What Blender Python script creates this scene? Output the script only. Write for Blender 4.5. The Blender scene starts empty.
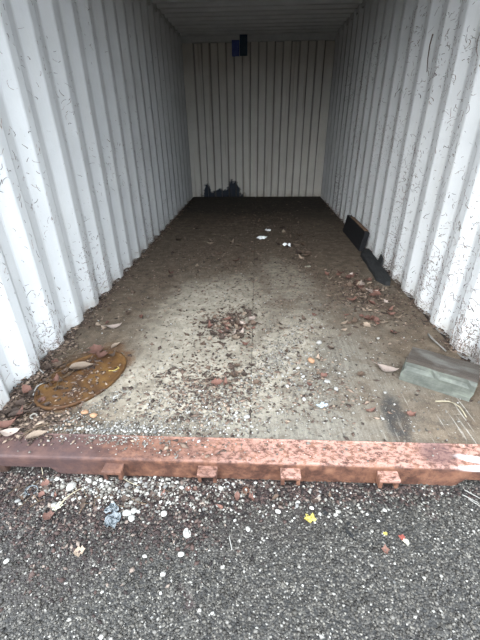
import bpy, bmesh, math, random
import numpy as np
from mathutils import Vector, Matrix, noise

C = bpy.context.scene.collection
SC = bpy.context.scene
rnd = random.Random(7)

# ------------------------------------------------------------------ camera
CAM = Vector((0.0049, -1.0205, 1.1589))
F_PX, PITCH, YAW, ROLL = 358.87, 0.4976, 0.0482, -0.0116


def cam_axes():
    cy, sy, cp, sp, cr, sr = (math.cos(YAW), math.sin(YAW), math.cos(PITCH),
                              math.sin(PITCH), math.cos(ROLL), math.sin(ROLL))
    side = Vector((cy, sy, 0)); ahead = Vector((-sy, cy, 0)); up = Vector((0, 0, 1))
    fwd = ahead * cp - up * sp
    upc = ahead * sp + up * cp
    right = side * cr + upc * sr
    upr = upc * cr - side * sr
    return right, upr, fwd


RIGHT, UP, FWD = cam_axes()
cam = bpy.data.cameras.new('camera')
cam.sensor_fit = 'VERTICAL'; cam.sensor_height = 36; cam.lens = 36 * F_PX / 640
cam.clip_start = 0.05; cam.clip_end = 400
camo = bpy.data.objects.new('camera', cam); C.objects.link(camo)
M = Matrix((RIGHT, UP, -FWD)).transposed().to_4x4(); M.translation = CAM
camo.matrix_world = M
SC.camera = camo


def at(u, v, z=0.0):
    """photo pixel -> point on the horizontal plane at height z"""
    r = FWD + RIGHT * ((u - 240) / F_PX) + UP * ((320 - v) / F_PX)
    return CAM + r * ((z - CAM.z) / r.z)


# ------------------------------------------------------------------ sky (overcast) and exposure
W = bpy.data.worlds.new('overcast_sky'); SC.world = W; W.use_nodes = True
nt = W.node_tree; nt.nodes.clear()
tc = nt.nodes.new('ShaderNodeTexCoord'); sep = nt.nodes.new('ShaderNodeSeparateXYZ')
nt.links.new(tc.outputs['Generated'], sep.inputs[0])
rmp = nt.nodes.new('ShaderNodeValToRGB')
rmp.color_ramp.elements[0].position = 0.0; rmp.color_ramp.elements[0].color = (0.665, 0.74, 0.825, 1)
rmp.color_ramp.elements[1].position = 1.0; rmp.color_ramp.elements[1].color = (0.695, 0.775, 0.865, 1)
nt.links.new(sep.outputs['Z'], rmp.inputs[0])
bgn = nt.nodes.new('ShaderNodeBackground'); bgn.inputs['Strength'].default_value = 1.0
nt.links.new(rmp.outputs[0], bgn.inputs[0])
wo = nt.nodes.new('ShaderNodeOutputWorld'); nt.links.new(bgn.outputs[0], wo.inputs[0])
sun = bpy.data.lights.new('hazy_sun', 'SUN'); sun.energy = 0.3; sun.angle = math.radians(60); sun.color = (1.0, 0.98, 0.95)
suno = bpy.data.objects.new('hazy_sun', sun); C.objects.link(suno)      # broad bright patch of cloud behind the camera
suno.rotation_euler = Vector((0.42, 1.0, -0.75)).to_track_quat('-Z', 'Y').to_euler()
SC.view_settings.view_transform = 'Standard'
SC.view_settings.look = 'None'
SC.view_settings.gamma = 1
SC.view_settings.use_curve_mapping = False
SC.view_settings.exposure = 3.68
try:
    SC.cycles.max_bounces = 16; SC.cycles.diffuse_bounces = 10
except Exception:
    pass

# ------------------------------------------------------------------ dimensions
HW = 1.165            # half width between the inner crests
DEEP = 0.050          # side wall corrugation depth
PER, PH_L, PH_R = 0.2763, 0.26, 0.30
L, H = 5.87, 2.38
G = -0.105            # asphalt level
SILL0, SILL1 = -0.053, 0.063


# ------------------------------------------------------------------ material helpers
class MatB:
    def __init__(self, name, alb=0.30):
        self.m = bpy.data.materials.new(name); self.m.use_nodes = True
        self.nt = self.m.node_tree; self.n = self.nt.nodes; self.l = self.nt.links
        self.b = self.n['Principled BSDF']; self.alb = alb      # overall reflectance trim

    def co(self, kind='Object'):
        t = self.n.new('ShaderNodeTexCoord'); return t.outputs[kind]

    def pos(self):
        return self.n.new('ShaderNodeNewGeometry').outputs['Position']

    def mapping(self, vec, scale=(1, 1, 1), loc=(0, 0, 0), rot=(0, 0, 0)):
        k = self.n.new('ShaderNodeMapping'); k.inputs['Scale'].default_value = scale
        k.inputs['Location'].default_value = loc; k.inputs['Rotation'].default_value = rot
        self.l.new(vec, k.inputs[0]); return k.outputs[0]

    def noise(self, vec, scale, detail=4, rough=0.55, dist=0.0, out='Fac'):
        k = self.n.new('ShaderNodeTexNoise'); k.inputs['Scale'].default_value = scale
        k.inputs['Detail'].default_value = detail; k.inputs['Roughness'].default_value = rough
        k.inputs['Distortion'].default_value = dist
        self.l.new(vec, k.inputs['Vector']); return k.outputs[out]

    def voronoi(self, vec, scale, feature='F1', out='Distance'):
        k = self.n.new('ShaderNodeTexVoronoi'); k.feature = feature
        k.inputs['Scale'].default_value = scale
        self.l.new(vec, k.inputs['Vector']); return k.outputs[out]

    def ramp(self, fac, stops, mode='LINEAR'):
        k = self.n.new('ShaderNodeValToRGB'); cr = k.color_ramp; cr.interpolation = mode
        while len(cr.elements) < len(stops): cr.elements.new(0.5)
        for e, (p, c) in zip(cr.elements, stops):
            e.position = p
            e.color = (c, c, c, 1) if isinstance(c, (int, float)) else (*c, 1)
        self.l.new(fac, k.inputs[0]); return k.outputs[0]

    def math(self, op, a, b=None, clamp=False):
        k = self.n.new('ShaderNodeMath'); k.operation = op; k.use_clamp = clamp
        for i, v in enumerate((a, b)):
            if v is None: continue
            if isinstance(v, (int, float)): k.inputs[i].default_value = v
            else: self.l.new(v, k.inputs[i])
        return k.outputs[0]

    def mix(self, fac, a, b, blend='MIX'):
        k = self.n.new('ShaderNodeMixRGB'); k.blend_type = blend
        for i, v in enumerate((fac, a, b)):
            if isinstance(v, (int, float)): k.inputs[i].default_value = v
            elif isinstance(v, tuple): k.inputs[i].default_value = (*v, 1)
            else: self.l.new(v, k.inputs[i])
        return k.outputs[0]

    def sep(self, vec):
        k = self.n.new('ShaderNodeSeparateXYZ'); self.l.new(vec, k.inputs[0]); return k.outputs

    def island(self):
        return self.n.new('ShaderNodeNewGeometry').outputs['Random Per Island']

    def objrand(self):
        return self.n.new('ShaderNodeObjectInfo').outputs['Random']

    def blob(self, x, y, cx, cy, rx, ry, ang=0.0, soft=0.5, vec=None, wob=0.0, wscale=4):
        """soft elliptical patch in the x/y plane, edge broken by noise: 1 inside, 0 outside"""
        dx = self.math('SUBTRACT', x, cx); dy = self.math('SUBTRACT', y, cy)
        ca, sa = math.cos(ang), math.sin(ang)
        u = self.math('ADD', self.math('MULTIPLY', dx, ca / rx), self.math('MULTIPLY', dy, sa / rx))
        v = self.math('ADD', self.math('MULTIPLY', dx, -sa / ry), self.math('MULTIPLY', dy, ca / ry))
        d = self.math('SQRT', self.math('ADD', self.math('MULTIPLY', u, u), self.math('MULTIPLY', v, v)))
        if wob:
            nz = self.noise(vec, wscale, 5, 0.65)
            d = self.math('ADD', d, self.math('MULTIPLY', self.math('SUBTRACT', nz, 0.5), wob * 2))
        k = self.n.new('ShaderNodeMapRange'); k.interpolation_type = 'SMOOTHSTEP'
        k.inputs['From Min'].default_value = 1 - soft; k.inputs['From Max'].default_value = 1 + soft
        k.inputs['To Min'].default_value = 1; k.inputs['To Max'].default_value = 0
        self.l.new(d, k.inputs[0]); return k.outputs[0]

    def out(self, col=None, rough=0.8, bump=None, bstr=0.3, bdist=0.005, metal=0.0, spec=0.3):
        if col is not None and not isinstance(col, tuple):
            col = self.mix(1.0, col, (self.alb,) * 3, 'MULTIPLY')
        if col is not None:
            if isinstance(col, tuple): self.b.inputs['Base Color'].default_value = (*col, 1)
            else: self.l.new(col, self.b.inputs['Base Color'])
        if isinstance(rough, (int, float)): self.b.inputs['Roughness'].default_value = rough
        else: self.l.new(rough, self.b.inputs['Roughness'])
        self.b.inputs['Metallic'].default_value = metal
        self.b.inputs['Specular IOR Level'].default_value = spec
        if bump is not None:
            k = self.n.new('ShaderNodeBump'); k.inputs['Strength'].default_value = bstr
            k.inputs['Distance'].default_value = bdist
            self.l.new(bump, k.inputs['Height']); self.l.new(k.outputs[0], self.b.inputs['Normal'])
        return self.m


# ------------------------------------------------------------------ materials
def mat_wall(name, grime=1.0, back=False):
    k = MatB(name); p = k.pos(); s = k.sep(p); x, y, z = s[0], s[1], s[2]
    base = k.ramp(k.noise(p, 3.0, 5, 0.6), [(0.3, (0.43,0.43,0.422)), (0.7, (0.5,0.5,0.49))])
    # chalky streaks running down the sheet
    st = k.noise(k.mapping(p, (7, 7, 0.5)), 4, 4, 0.6)
    base = k.mix(k.math('MULTIPLY', k.ramp(st, [(0.5, 0), (0.75, 1)]), 0.22 * grime), base, (0.40, 0.37, 0.31))
    # small rust specks and chips, more of them low on the wall
    sp = k.ramp(k.noise(p, 90, 3, 0.6), [(0.66, 0), (0.71, 1)])
    low = k.math('SUBTRACT', 1.15, k.math('MULTIPLY', z, 0.55), clamp=True)
    big = k.ramp(k.noise(p, 4, 3), [(0.40, 0), (0.62, 1)])
    sp = k.math('MULTIPLY', k.math('MULTIPLY', sp, low), big)
    base = k.mix(k.math('MULTIPLY', sp, 0.8), base, (0.17, 0.10, 0.06))
    # dirty green-brown film at the foot
    foot = k.math('SUBTRACT', 1.0, k.math('MULTIPLY', z, 9.0), clamp=True)
    fn = k.math('MULTIPLY', foot, k.ramp(k.noise(p, 11, 5, 0.65), [(0.35, 0), (0.65, 1)]))
    base = k.mix(k.math('MULTIPLY', fn, 0.6), base, (0.22, 0.17, 0.12))
    # brown scuffs
    sc = k.ramp(k.noise(k.mapping(p, (3, 9, 3)), 5, 6, 0.75, 0.6), [(0.63, 0), (0.70, 1)])
    base = k.mix(k.math('MULTIPLY', k.math('MULTIPLY', sc, low), 0.35 * grime), base, (0.33, 0.25, 0.18))
    if back:
        # a band of smeared dark blue paint low on the left of the back wall
        m1 = k.blob(x, z, -0.60, 0.00, 0.36, 0.12, 0, 0.22, p, 0.6, 12)
        m2 = k.blob(x, z, -0.90, 0.02, 0.07, 0.20, 0, 0.25, p, 0.6, 14)
        m3 = k.blob(x, z, -0.42, 0.04, 0.12, 0.21, 0, 0.25, p, 0.7, 14)
        mm = k.math('MAXIMUM', m1, k.math('MAXIMUM', m2, m3))
        base = k.mix(k.math('MULTIPLY', mm, 1.5, clamp=True), base, (0.008, 0.014, 0.026))
        base = k.mix(1.0, base, (1.16, 1.10, 1.0), 'MULTIPLY')
        # shade painted into the colour of the steep folds between the flats
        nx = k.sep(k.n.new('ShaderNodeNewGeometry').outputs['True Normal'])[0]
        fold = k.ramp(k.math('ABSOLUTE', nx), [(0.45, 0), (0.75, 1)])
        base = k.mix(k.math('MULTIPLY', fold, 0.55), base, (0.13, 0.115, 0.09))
        # rusty drips
        dr = k.ramp(k.noise(k.mapping(p, (16, 16, 0.55)), 1.4, 3, 0.55), [(0.60, 0), (0.68, 1)])
        base = k.mix(k.math('MULTIPLY', dr, 0.38), base, (0.22, 0.17, 0.11))
    bump = k.math('ADD', k.noise(p, 12, 3), k.math('MULTIPLY', k.noise(p, 120, 2), 0.15))
    k.alb = 1.0
    return k.out(base, 0.62, bump, 0.25, 0.006, 0, 0.3)


def mat_floor(name):
    k = MatB(name); p = k.pos(); s = k.sep(p); x, y = s[0], s[1]
    # weathered plywood, grain along the container
    gr = k.noise(k.mapping(p, (34, 1.6, 1)), 2.4, 6, 0.62, 0.3)
    wood = k.ramp(gr, [(0.28, (0.118, 0.108, 0.090)), (0.5, (0.180, 0.167, 0.142)), (0.75, (0.25, 0.237, 0.207))])
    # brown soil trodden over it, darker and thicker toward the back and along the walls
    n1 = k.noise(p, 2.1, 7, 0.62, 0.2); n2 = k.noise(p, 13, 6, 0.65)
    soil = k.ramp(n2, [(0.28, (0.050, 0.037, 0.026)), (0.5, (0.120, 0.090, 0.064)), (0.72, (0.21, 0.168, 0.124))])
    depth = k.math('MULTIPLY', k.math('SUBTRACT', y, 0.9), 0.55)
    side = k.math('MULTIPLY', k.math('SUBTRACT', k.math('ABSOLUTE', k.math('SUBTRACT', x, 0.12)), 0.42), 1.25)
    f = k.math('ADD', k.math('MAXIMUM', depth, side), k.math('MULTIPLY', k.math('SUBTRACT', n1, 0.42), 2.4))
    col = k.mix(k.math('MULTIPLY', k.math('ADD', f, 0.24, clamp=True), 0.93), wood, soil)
    # dry pale dust patches
    dst = k.ramp(n2, [(0.28, (0.23, 0.208, 0.168)), (0.5, (0.35, 0.322, 0.268)), (0.72, (0.48, 0.45, 0.38))])
    d1 = k.blob(x, y, -0.30, 1.20, 0.38, 0.66, -0.12, 0.5, p, 0.5, 3)
    d2 = k.blob(x, y, -0.30, 0.42, 0.46, 0.30, 0.0, 0.5, p, 0.65, 5)
    d3 = k.blob(x, y, 0.16, 0.72, 0.17, 0.52, -0.45, 0.5, p, 0.65, 6)
    d4 = k.blob(x, y, 0.25, 1.9, 0.20, 0.5, 0.2, 0.6, p, 0.6, 4)
    dd = k.math('MAXIMUM', k.math('MAXIMUM', d1, d2), k.math('MAXIMUM', d3, k.math('MULTIPLY', d4, 0.5)))
    dd = k.math('MULTIPLY', dd, k.ramp(k.noise(p, 24, 6, 0.7), [(0.28, 0.35), (0.5, 1)]))
    dd0 = dd
    col = k.mix(k.math('MULTIPLY', dd, 0.95), col, dst)
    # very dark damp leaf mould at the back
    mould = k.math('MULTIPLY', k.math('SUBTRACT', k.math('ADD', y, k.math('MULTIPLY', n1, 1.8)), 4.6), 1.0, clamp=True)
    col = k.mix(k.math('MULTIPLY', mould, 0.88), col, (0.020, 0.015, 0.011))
    # rust soaked into the boards round the steel disc
    r1 = k.blob(x, y, -0.93, 0.46, 0.20, 0.34, -0.43, 0.12, p, 0.55, 9)
    rc = k.ramp(k.noise(p, 15, 5), [(0.3, (0.065, 0.030, 0.012)), (0.7, (0.165, 0.080, 0.030))])
    col = k.mix(k.math('MULTIPLY', r1, 0.8), col, rc)
    # black oily mark at the right front
    o1 = k.blob(x, y, 0.640, 0.215, 0.055, 0.15, -0.10, 0.35, p, 0.35, 12)
    col = k.mix(k.math('MULTIPLY', o1, 0.85), col, (0.030, 0.031, 0.034))
    # light diagonal scrapes
    sk = k.ramp(k.noise(k.mapping(p, (60, 3.0, 1), rot=(0, 0, 0.45)), 1.0, 4, 0.6), [(0.60, 0), (0.68, 1)])
    sm = k.blob(x, y, 0.82, 0.20, 0.30, 0.24, 0, 0.5, p, 0.4, 5)
    col = k.mix(k.math('MULTIPLY', k.math('MULTIPLY', sk, sm), 0.5), col, (0.55, 0.54, 0.50))
    # brown mud blotches and footprints of dirt, fine to coarse
    mb = k.ramp(k.noise(p, 8.5, 7, 0.72, 0.5), [(0.50, 0), (0.62, 1)])
    keep = k.math('SUBTRACT', 1.0, k.math('MULTIPLY', d1, 0.65))
    col = k.mix(k.math('MULTIPLY', k.math('MULTIPLY', mb, 0.55), keep), col, (0.085, 0.063, 0.045))
    mb2 = k.ramp(k.noise(p, 31, 5, 0.75, 0.4), [(0.54, 0), (0.63, 1)])
    col = k.mix(k.math('MULTIPLY', k.math('MULTIPLY', mb2, 0.5), keep), col, (0.070, 0.050, 0.038))
    lb = k.ramp(k.noise(p, 48, 4, 0.7), [(0.58, 0), (0.66, 1)])
    col = k.mix(k.math('MULTIPLY', lb, 0.30), col, (0.40, 0.37, 0.31))
    # crumbs of everything
    cr = k.ramp(k.noise(p, 210, 2, 0.7), [(0.62, 0), (0.67, 1)])
    col = k.mix(k.math('MULTIPLY', cr, 0.35), col, (0.48, 0.45, 0.39))
    cd = k.ramp(k.noise(p, 170, 2, 0.7), [(0.33, 1), (0.38, 0)])
    col = k.mix(k.math('MULTIPLY', cd, 0.45), col, (0.035, 0.025, 0.02))
    bump = k.math('ADD', k.math('MULTIPLY', n2, 0.8), k.math('MULTIPLY', k.noise(p, 150, 3), 0.5))
    k.alb = 0.68
    col = k.mix(1.0, col, (1.04, 1.0, 0.94), 'MULTIPLY')
    rough = k.math('SUBTRACT', 0.85, k.math('MULTIPLY', o1, 0.45))
    return k.out(col, rough, bump, 0.6, 0.006, 0, 0.25)


def mat_asphalt(name):
    k = MatB(name); p = k.pos(); s = k.sep(p); x, y = s[0], s[1]
    v = k.voronoi(p, 150, 'F1', 'Color')
    vs = k.sep(v)
    agg = k.ramp(vs[0], [(0.0, (0.020, 0.020, 0.020)), (0.45, (0.070, 0.068, 0.065)), (0.78, (0.13, 0.128, 0.122)),
                         (0.93, (0.22, 0.215, 0.205)), (1.0, (0.42, 0.41, 0.39))])
    d = k.voronoi(p, 150, 'F1', 'Distance')
    col = k.mix(k.ramp(d, [(0.42, 0), (0.75, 0.8)]), agg, (0.022, 0.022, 0.022))
    # damp red-brown mulch swept against the sill, fading out over the asphalt
    n = k.noise(p, 6, 6, 0.65)
    m1 = k.blob(x, y, -0.55, -0.04, 0.85, 0.26, 0.02, 0.45, p, 0.6, 5)
    m2 = k.blob(x, y, -0.62, -0.30, 0.26, 0.18, 0.6, 0.5, p, 0.6, 6)
    mm = k.math('MAXIMUM', m1, k.math('MULTIPLY', m2, 0.7))
    mulch = k.ramp(k.noise(p, 60, 5, 0.7), [(0.3, (0.018, 0.012, 0.012)), (0.6, (0.055, 0.034, 0.032)), (0.85, (0.13, 0.09, 0.075))])
    col = k.mix(k.math('MULTIPLY', mm, k.ramp(n, [(0.3, 0.35), (0.55, 0.9)])), col, mulch)
    # reddish leaf stains
    rs = k.ramp(k.noise(p, 7, 4, 0.6), [(0.66, 0), (0.74, 1)])
    col = k.mix(k.math('MULTIPLY', rs, 0.5), col, (0.075, 0.036, 0.036))
    big = k.ramp(k.noise(p, 1.6, 3), [(0.35, (1.02, 0.94, 0.82)), (0.65, (1.34, 1.25, 1.10))])
    col = k.mix(1.0, col, big, 'MULTIPLY')
    bump = k.math('SUBTRACT', 1, d)
    return k.out(col, 0.72, bump, 0.8, 0.004, 0, 0.35)


def mat_rust_paint(name, scuff=True, ztop=-0.012):
    k = MatB(name); p = k.pos(); s = k.sep(p); x, y, z = s[0], s[1], s[2]
    prim = k.ramp(k.noise(p, 22, 6, 0.65), [(0.3, (0.18, 0.075, 0.045)), (0.55, (0.33, 0.150, 0.088)), (0.8, (0.42, 0.21, 0.13))])
    rust = k.ramp(k.noise(p, 45, 5, 0.7), [(0.3, (0.050, 0.020, 0.014)), (0.7, (0.15, 0.062, 0.038))])
    col = k.mix(k.ramp(k.noise(p, 13, 7, 0.72, 0.3), [(0.42, 0.95), (0.60, 0.05)]), prim, rust)
    if scuff:
        # worn pink primer on top
        top = k.math('MULTIPLY', k.math('ADD', z, -ztop), 120, clamp=True)
        w = k.ramp(k.noise(k.mapping(p, (8, 14, 8), rot=(0, 0, 0.5)), 4.4, 9, 0.80, 0.3), [(0.44, 0), (0.54, 1)])
        along = k.ramp(k.math('ADD', k.math('MULTIPLY', x, 0.5), 0.5), [(0.15, 0.0), (0.35, 0.30), (0.55, 0.85), (0.95, 1)])
        col = k.mix(k.math('MULTIPLY', k.math('MULTIPLY', w, top), along), col, (0.66, 0.37, 0.29))
        # purple-brown damp patina at the left
        pl = k.blob(x, y, -0.95, 0.0, 0.35, 0.3, 0, 0.4, p, 0.5, 6)
        col = k.mix(k.math('MULTIPLY', pl, 0.72), col, (0.105, 0.065, 0.066))
        pl = k.blob(x, y, 0.735, 0.02, 0.07, 0.06, 0, 0.4, p, 0.5, 12)
        col = k.mix(k.math('MULTIPLY', pl, 0.7), col, (0.16, 0.085, 0.08))
        # bare bright scrape on the right end
        wh = k.blob(x, y, 0.93, -0.046, 0.135, 0.012, 0.0, 0.25, p, 0.25, 20)
        wh2 = k.blob(x, y, 0.88, -0.010, 0.075, 0.016, -0.2, 0.35, p, 0.4, 20)
        topw = k.math('MULTIPLY', k.math('ADD', z, 0.020), 150, clamp=True)
        col = k.mix(k.math('MULTIPLY', k.math('MULTIPLY', k.math('MAXIMUM', wh, wh2), topw), 0.95), col, (0.80, 0.76, 0.75))
    k.alb = 0.40
    bump = k.noise(p, 40, 6, 0.7)
    return k.out(col, 0.7, bump, 0.5, 0.004, 0, 0.3)


def mat_simple(name, stops, scale=30, rough=0.8, stretch=(1, 1, 1), bstr=0.4, spec=0.25, kind='Object', rand=0.0, bd=0.003, alb=0.46):
    k = MatB(name); k.alb = alb; p = k.mapping(k.co(kind), stretch)
    col = k.ramp(k.noise(p, scale, 5, 0.65), stops)
    if rand:
        v = k.ramp(k.objrand(), [(0, 1 - rand), (1, 1 + rand * 0.6)])
        col = k.mix(1.0, col, v, 'MULTIPLY')
    return k.out(col, rough, k.noise(p, scale * 1.7, 4), bstr, bd, 0, spec)


def mat_island(name, stops, rough=0.8, spec=0.3, alb=0.30):
    k = MatB(name); k.alb = alb
    return k.out(k.ramp(k.island(), stops), rough, k.noise(k.pos(), 260, 3), 0.4, 0.002, 0, spec)


MT = {}
MT['wall_left'] = mat_wall('white_wall_paint_left', 0.8)
MT['wall_right'] = mat_wall('white_wall_paint_right', 1.0)
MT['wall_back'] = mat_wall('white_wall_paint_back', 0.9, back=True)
MT['roof'] = mat_simple('white_roof_paint', [(0.3, (0.44, 0.44, 0.43)), (0.7, (0.54, 0.54, 0.52))], 4, 0.6, alb=1.0)
MT['frame'] = mat_simple('white_frame_paint', [(0.3, (0.38, 0.38, 0.365)), (0.7, (0.47, 0.47, 0.45))], 6, 0.6, alb=1.0)
MT['floor'] = mat_floor('dirty_plywood')
MT['subfloor'] = mat_simple('black_soil', [(0.3, (0.02, 0.015, 0.012)), (0.7, (0.07, 0.05, 0.036))], 25)
MT['asphalt'] = mat_asphalt('asphalt')
MT['sill'] = mat_rust_paint('worn_primer_sill')
MT['lug'] = mat_rust_paint('rusty_lug', True, -0.042)
MT['hole'] = mat_simple('dark_rust_recess', [(0.3, (0.012, 0.008, 0.006)), (0.7, (0.035, 0.018, 0.012))], 40)
MT['cast'] = mat_simple('dark_rust_casting', [(0.3, (0.022, 0.013, 0.010)), (0.7, (0.09, 0.045, 0.03))], 18)

LEAF_COLS = {
    'red-brown': [(0.2, (0.105, 0.050, 0.038)), (0.55, (0.185, 0.092, 0.068)), (0.85, (0.27, 0.155, 0.115))],
    'brown': [(0.2, (0.075, 0.048, 0.034)), (0.55, (0.150, 0.100, 0.070)), (0.85, (0.24, 0.175, 0.125))],
    'dark brown': [(0.2, (0.030, 0.020, 0.015)), (0.55, (0.070, 0.047, 0.035)), (0.85, (0.12, 0.086, 0.066))],
    'tan': [(0.2, (0.21, 0.150, 0.105)), (0.55, (0.33, 0.250, 0.185)), (0.85, (0.46, 0.37, 0.29))],
    'pale pinkish': [(0.2, (0.34, 0.255, 0.205)), (0.55, (0.50, 0.40, 0.34)), (0.85, (0.62, 0.53, 0.46))],
}
for c_, st_ in LEAF_COLS.items():
    MT['leaf ' + c_] = mat_simple('dead_leaf_' + c_.replace(' ', '_'), st_, 45, 0.75, rand=0.3, bstr=0.5, bd=0.002, alb=0.60)
MT['pebble'] = mat_simple('white_pebble', [(0.25, (0.40, 0.375, 0.33)), (0.5, (0.58, 0.555, 0.505)), (0.8, (0.72, 0.70, 0.65))], 40, 0.65, rand=0.25)
MT['pebble grey'] = mat_simple('grey_pebble', [(0.25, (0.16, 0.155, 0.145)), (0.5, (0.26, 0.25, 0.235)), (0.8, (0.36, 0.35, 0.33))], 40, 0.7, rand=0.35)
MT['pebble peach'] = mat_simple('peach_pebble', [(0.25, (0.45, 0.24, 0.13)), (0.8, (0.62, 0.38, 0.23))], 40, 0.7)
MT['twig'] = mat_simple('dry_twig', [(0.25, (0.10, 0.062, 0.036)), (0.8, (0.26, 0.18, 0.11))], 60, 0.8, rand=0.4)
MT['straw'] = mat_simple('pale_straw', [(0.25, (0.36, 0.30, 0.20)), (0.8, (0.55, 0.48, 0.34))], 60, 0.7)
MT['grey stick'] = mat_simple('bleached_stick', [(0.25, (0.30, 0.28, 0.25)), (0.8, (0.52, 0.50, 0.46))], 60, 0.8)
MT['grit'] = mat_island('mixed_light_grit', [(0.0, (0.09, 0.075, 0.06)), (0.45, (0.22, 0.20, 0.17)), (0.78, (0.38, 0.355, 0.31)), (1.0, (0.68, 0.66, 0.61))], alb=0.48)
MT['chips'] = mat_island('asphalt_chips', [(0.0, (0.034, 0.029, 0.024)), (0.40, (0.105, 0.093, 0.076)), (0.75, (0.205, 0.184, 0.153)), (0.90, (0.31, 0.285, 0.25)), (1.0, (0.72, 0.68, 0.61))], 0.6)
MT['mulch'] = mat_island('leaf_crumbs', [(0.0, (0.035, 0.024, 0.018)), (0.4, (0.095, 0.062, 0.046)), (0.75, (0.18, 0.125, 0.092)), (1.0, (0.36, 0.27, 0.20))], 0.85, alb=0.66)
MT['mulch dark'] = mat_island('dark_leaf_crumbs', [(0.0, (0.012, 0.008, 0.007)), (0.5, (0.045, 0.026, 0.022)), (0.85, (0.10, 0.06, 0.048)), (1.0, (0.34, 0.27, 0.22))], 0.8, alb=0.46)
MT['vine'] = mat_island('dried_vine_roots', [(0.0, (0.050, 0.034, 0.026)), (0.5, (0.14, 0.098, 0.076)), (1.0, (0.27, 0.20, 0.16))], 0.9, alb=0.75)
MT['disc'] = (lambda k: k.out(
    k.mix(k.ramp(k.noise(k.co(), 6, 6, 0.65), [(0.38, 0), (0.62, 1)]),
          k.ramp(k.noise(k.co(), 20, 6, 0.65), [(0.3, (0.070, 0.030, 0.012)), (0.7, (0.16, 0.068, 0.022))]),
          k.ramp(k.noise(k.co(), 26, 5, 0.6), [(0.3, (0.17, 0.072, 0.016)), (0.7, (0.30, 0.150, 0.038))])),
    0.75, k.noise(k.co(), 60, 5, 0.7), 0.6, 0.003))(MatB('orange_rust', 0.36))
MT['block'] = (lambda k: k.out(
    k.mix(k.ramp(k.noise(k.co(), 9, 6, 0.65), [(0.40, 0), (0.60, 1)]),
          k.ramp(k.noise(k.mapping(k.co(), (2, 26, 26)), 3, 6, 0.65), [(0.3, (0.100, 0.105, 0.088)), (0.7, (0.185, 0.195, 0.165))]),
          k.ramp(k.noise(k.mapping(k.co(), (2, 26, 26)), 4, 5, 0.6), [(0.3, (0.18, 0.190, 0.155)), (0.7, (0.34, 0.360, 0.295))])),
    0.7, k.noise(k.mapping(k.co(), (3, 40, 40)), 3, 6, 0.7), 0.7, 0.004, 0, 0.3))(MatB('algae_green_timber', 0.42))
MT['block top'] = (lambda k: k.out(
    k.mix(k.ramp(k.noise(k.mapping(k.co(), (1, 2.2, 1)), 7, 5, 0.6), [(0.5, 0), (0.68, 1)]),
          k.ramp(k.noise(k.mapping(k.co(), (2, 30, 30)), 3, 6, 0.65), [(0.3, (0.045, 0.034, 0.026)), (0.7, (0.115, 0.092, 0.072))]),
          (0.17, 0.16, 0.14)),
    0.5, k.noise(k.mapping(k.co(), (3, 40, 40)), 3, 6, 0.7), 0.7, 0.004, 0, 0.4))(MatB('muddy_timber_top', 0.5))
MT['black board'] = mat_simple('blackened_board', [(0.3, (0.010, 0.010, 0.012)), (0.7, (0.034, 0.034, 0.038))], 12, 0.6, (2, 1, 6))
MT['board edge'] = mat_simple('raw_board_edge', [(0.3, (0.10, 0.060, 0.036)), (0.7, (0.24, 0.15, 0.095))], 30, 0.8, (1, 1, 1), alb=1.0)
MT['dark plank'] = mat_simple('dark_rotten_plank', [(0.3, (0.020, 0.021, 0.022)), (0.7, (0.060, 0.060, 0.060))], 14, 0.75, (6, 1, 6))
MT['blue'] = mat_simple('dark_blue_sheet', [(0.3, (0.030, 0.045, 0.15)), (0.7, (0.10, 0.13, 0.36))], 9, 0.5, alb=1.0)
MT['blue dark'] = mat_simple('darker_blue_sheet', [(0.3, (0.020, 0.038, 0.062)), (0.7, (0.050, 0.085, 0.12))], 9, 0.5, alb=1.0)
MT['paper'] = mat_simple('dirty_white_paper', [(0.3, (0.60, 0.60, 0.59)), (0.7, (0.85, 0.85, 0.84))], 20, 0.8, alb=1.0)
MT['paper blue'] = mat_simple('pale_blue_wrapper', [(0.3, (0.40, 0.52, 0.62)), (0.7, (0.66, 0.75, 0.82))], 40, 0.5)
MT['yellow leaf'] = mat_simple('yellow_leaf', [(0.3, (0.46, 0.36, 0.065)), (0.7, (0.66, 0.56, 0.17))], 50, 0.7)
MT['black scrap'] = mat_simple('black_scrap', [(0.3, (0.006, 0.006, 0.006)), (0.7, (0.016, 0.016, 0.016))], 40, 0.6)
MT['red leaf'] = mat_simple('red_leaf', [(0.3, (0.26, 0.055, 0.040)), (0.7, (0.42, 0.12, 0.085))], 40, 0.7)
MT['cream'] = mat_simple('cream_scrap', [(0.3, (0.55, 0.52, 0.38)), (0.7, (0.72, 0.69, 0.55))], 40, 0.7)
MT['rust ring'] = mat_simple('rust_ring', [(0.3, (0.060, 0.022, 0.012)), (0.7, (0.15, 0.062, 0.032))], 60, 0.8)
MT['shell'] = mat_simple('pale_shell', [(0.3, (0.30, 0.27, 0.22)), (0.7, (0.46, 0.42, 0.36))], 40, 0.6)
k_ = MatB('cloudy_clear_plastic')
k_.b.inputs['Transmission Weight'].default_value = 0.35
MT['plastic'] = k_.out((0.085, 0.098, 0.105), 0.25, None, spec=0.5)
MT['yellow paint'] = mat_simple('yellow_paint', [(0.3, (0.50, 0.36, 0.07)), (0.7, (0.66, 0.53, 0.18))], 40, 0.6)


# ------------------------------------------------------------------ object helpers
def mesh_obj(name, verts, faces, mat, parent=None, smooth=False):
    me = bpy.data.meshes.new(name); me.from_pydata([tuple(v) for v in verts], [], faces); me.update()
    if mat: me.materials.append(mat)
    if smooth:
        me.polygons.foreach_set('use_smooth', [True] * len(me.polygons))
    o = bpy.data.objects.new(name, me); C.objects.link(o)
    if parent: o.parent = parent
    return o


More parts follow.
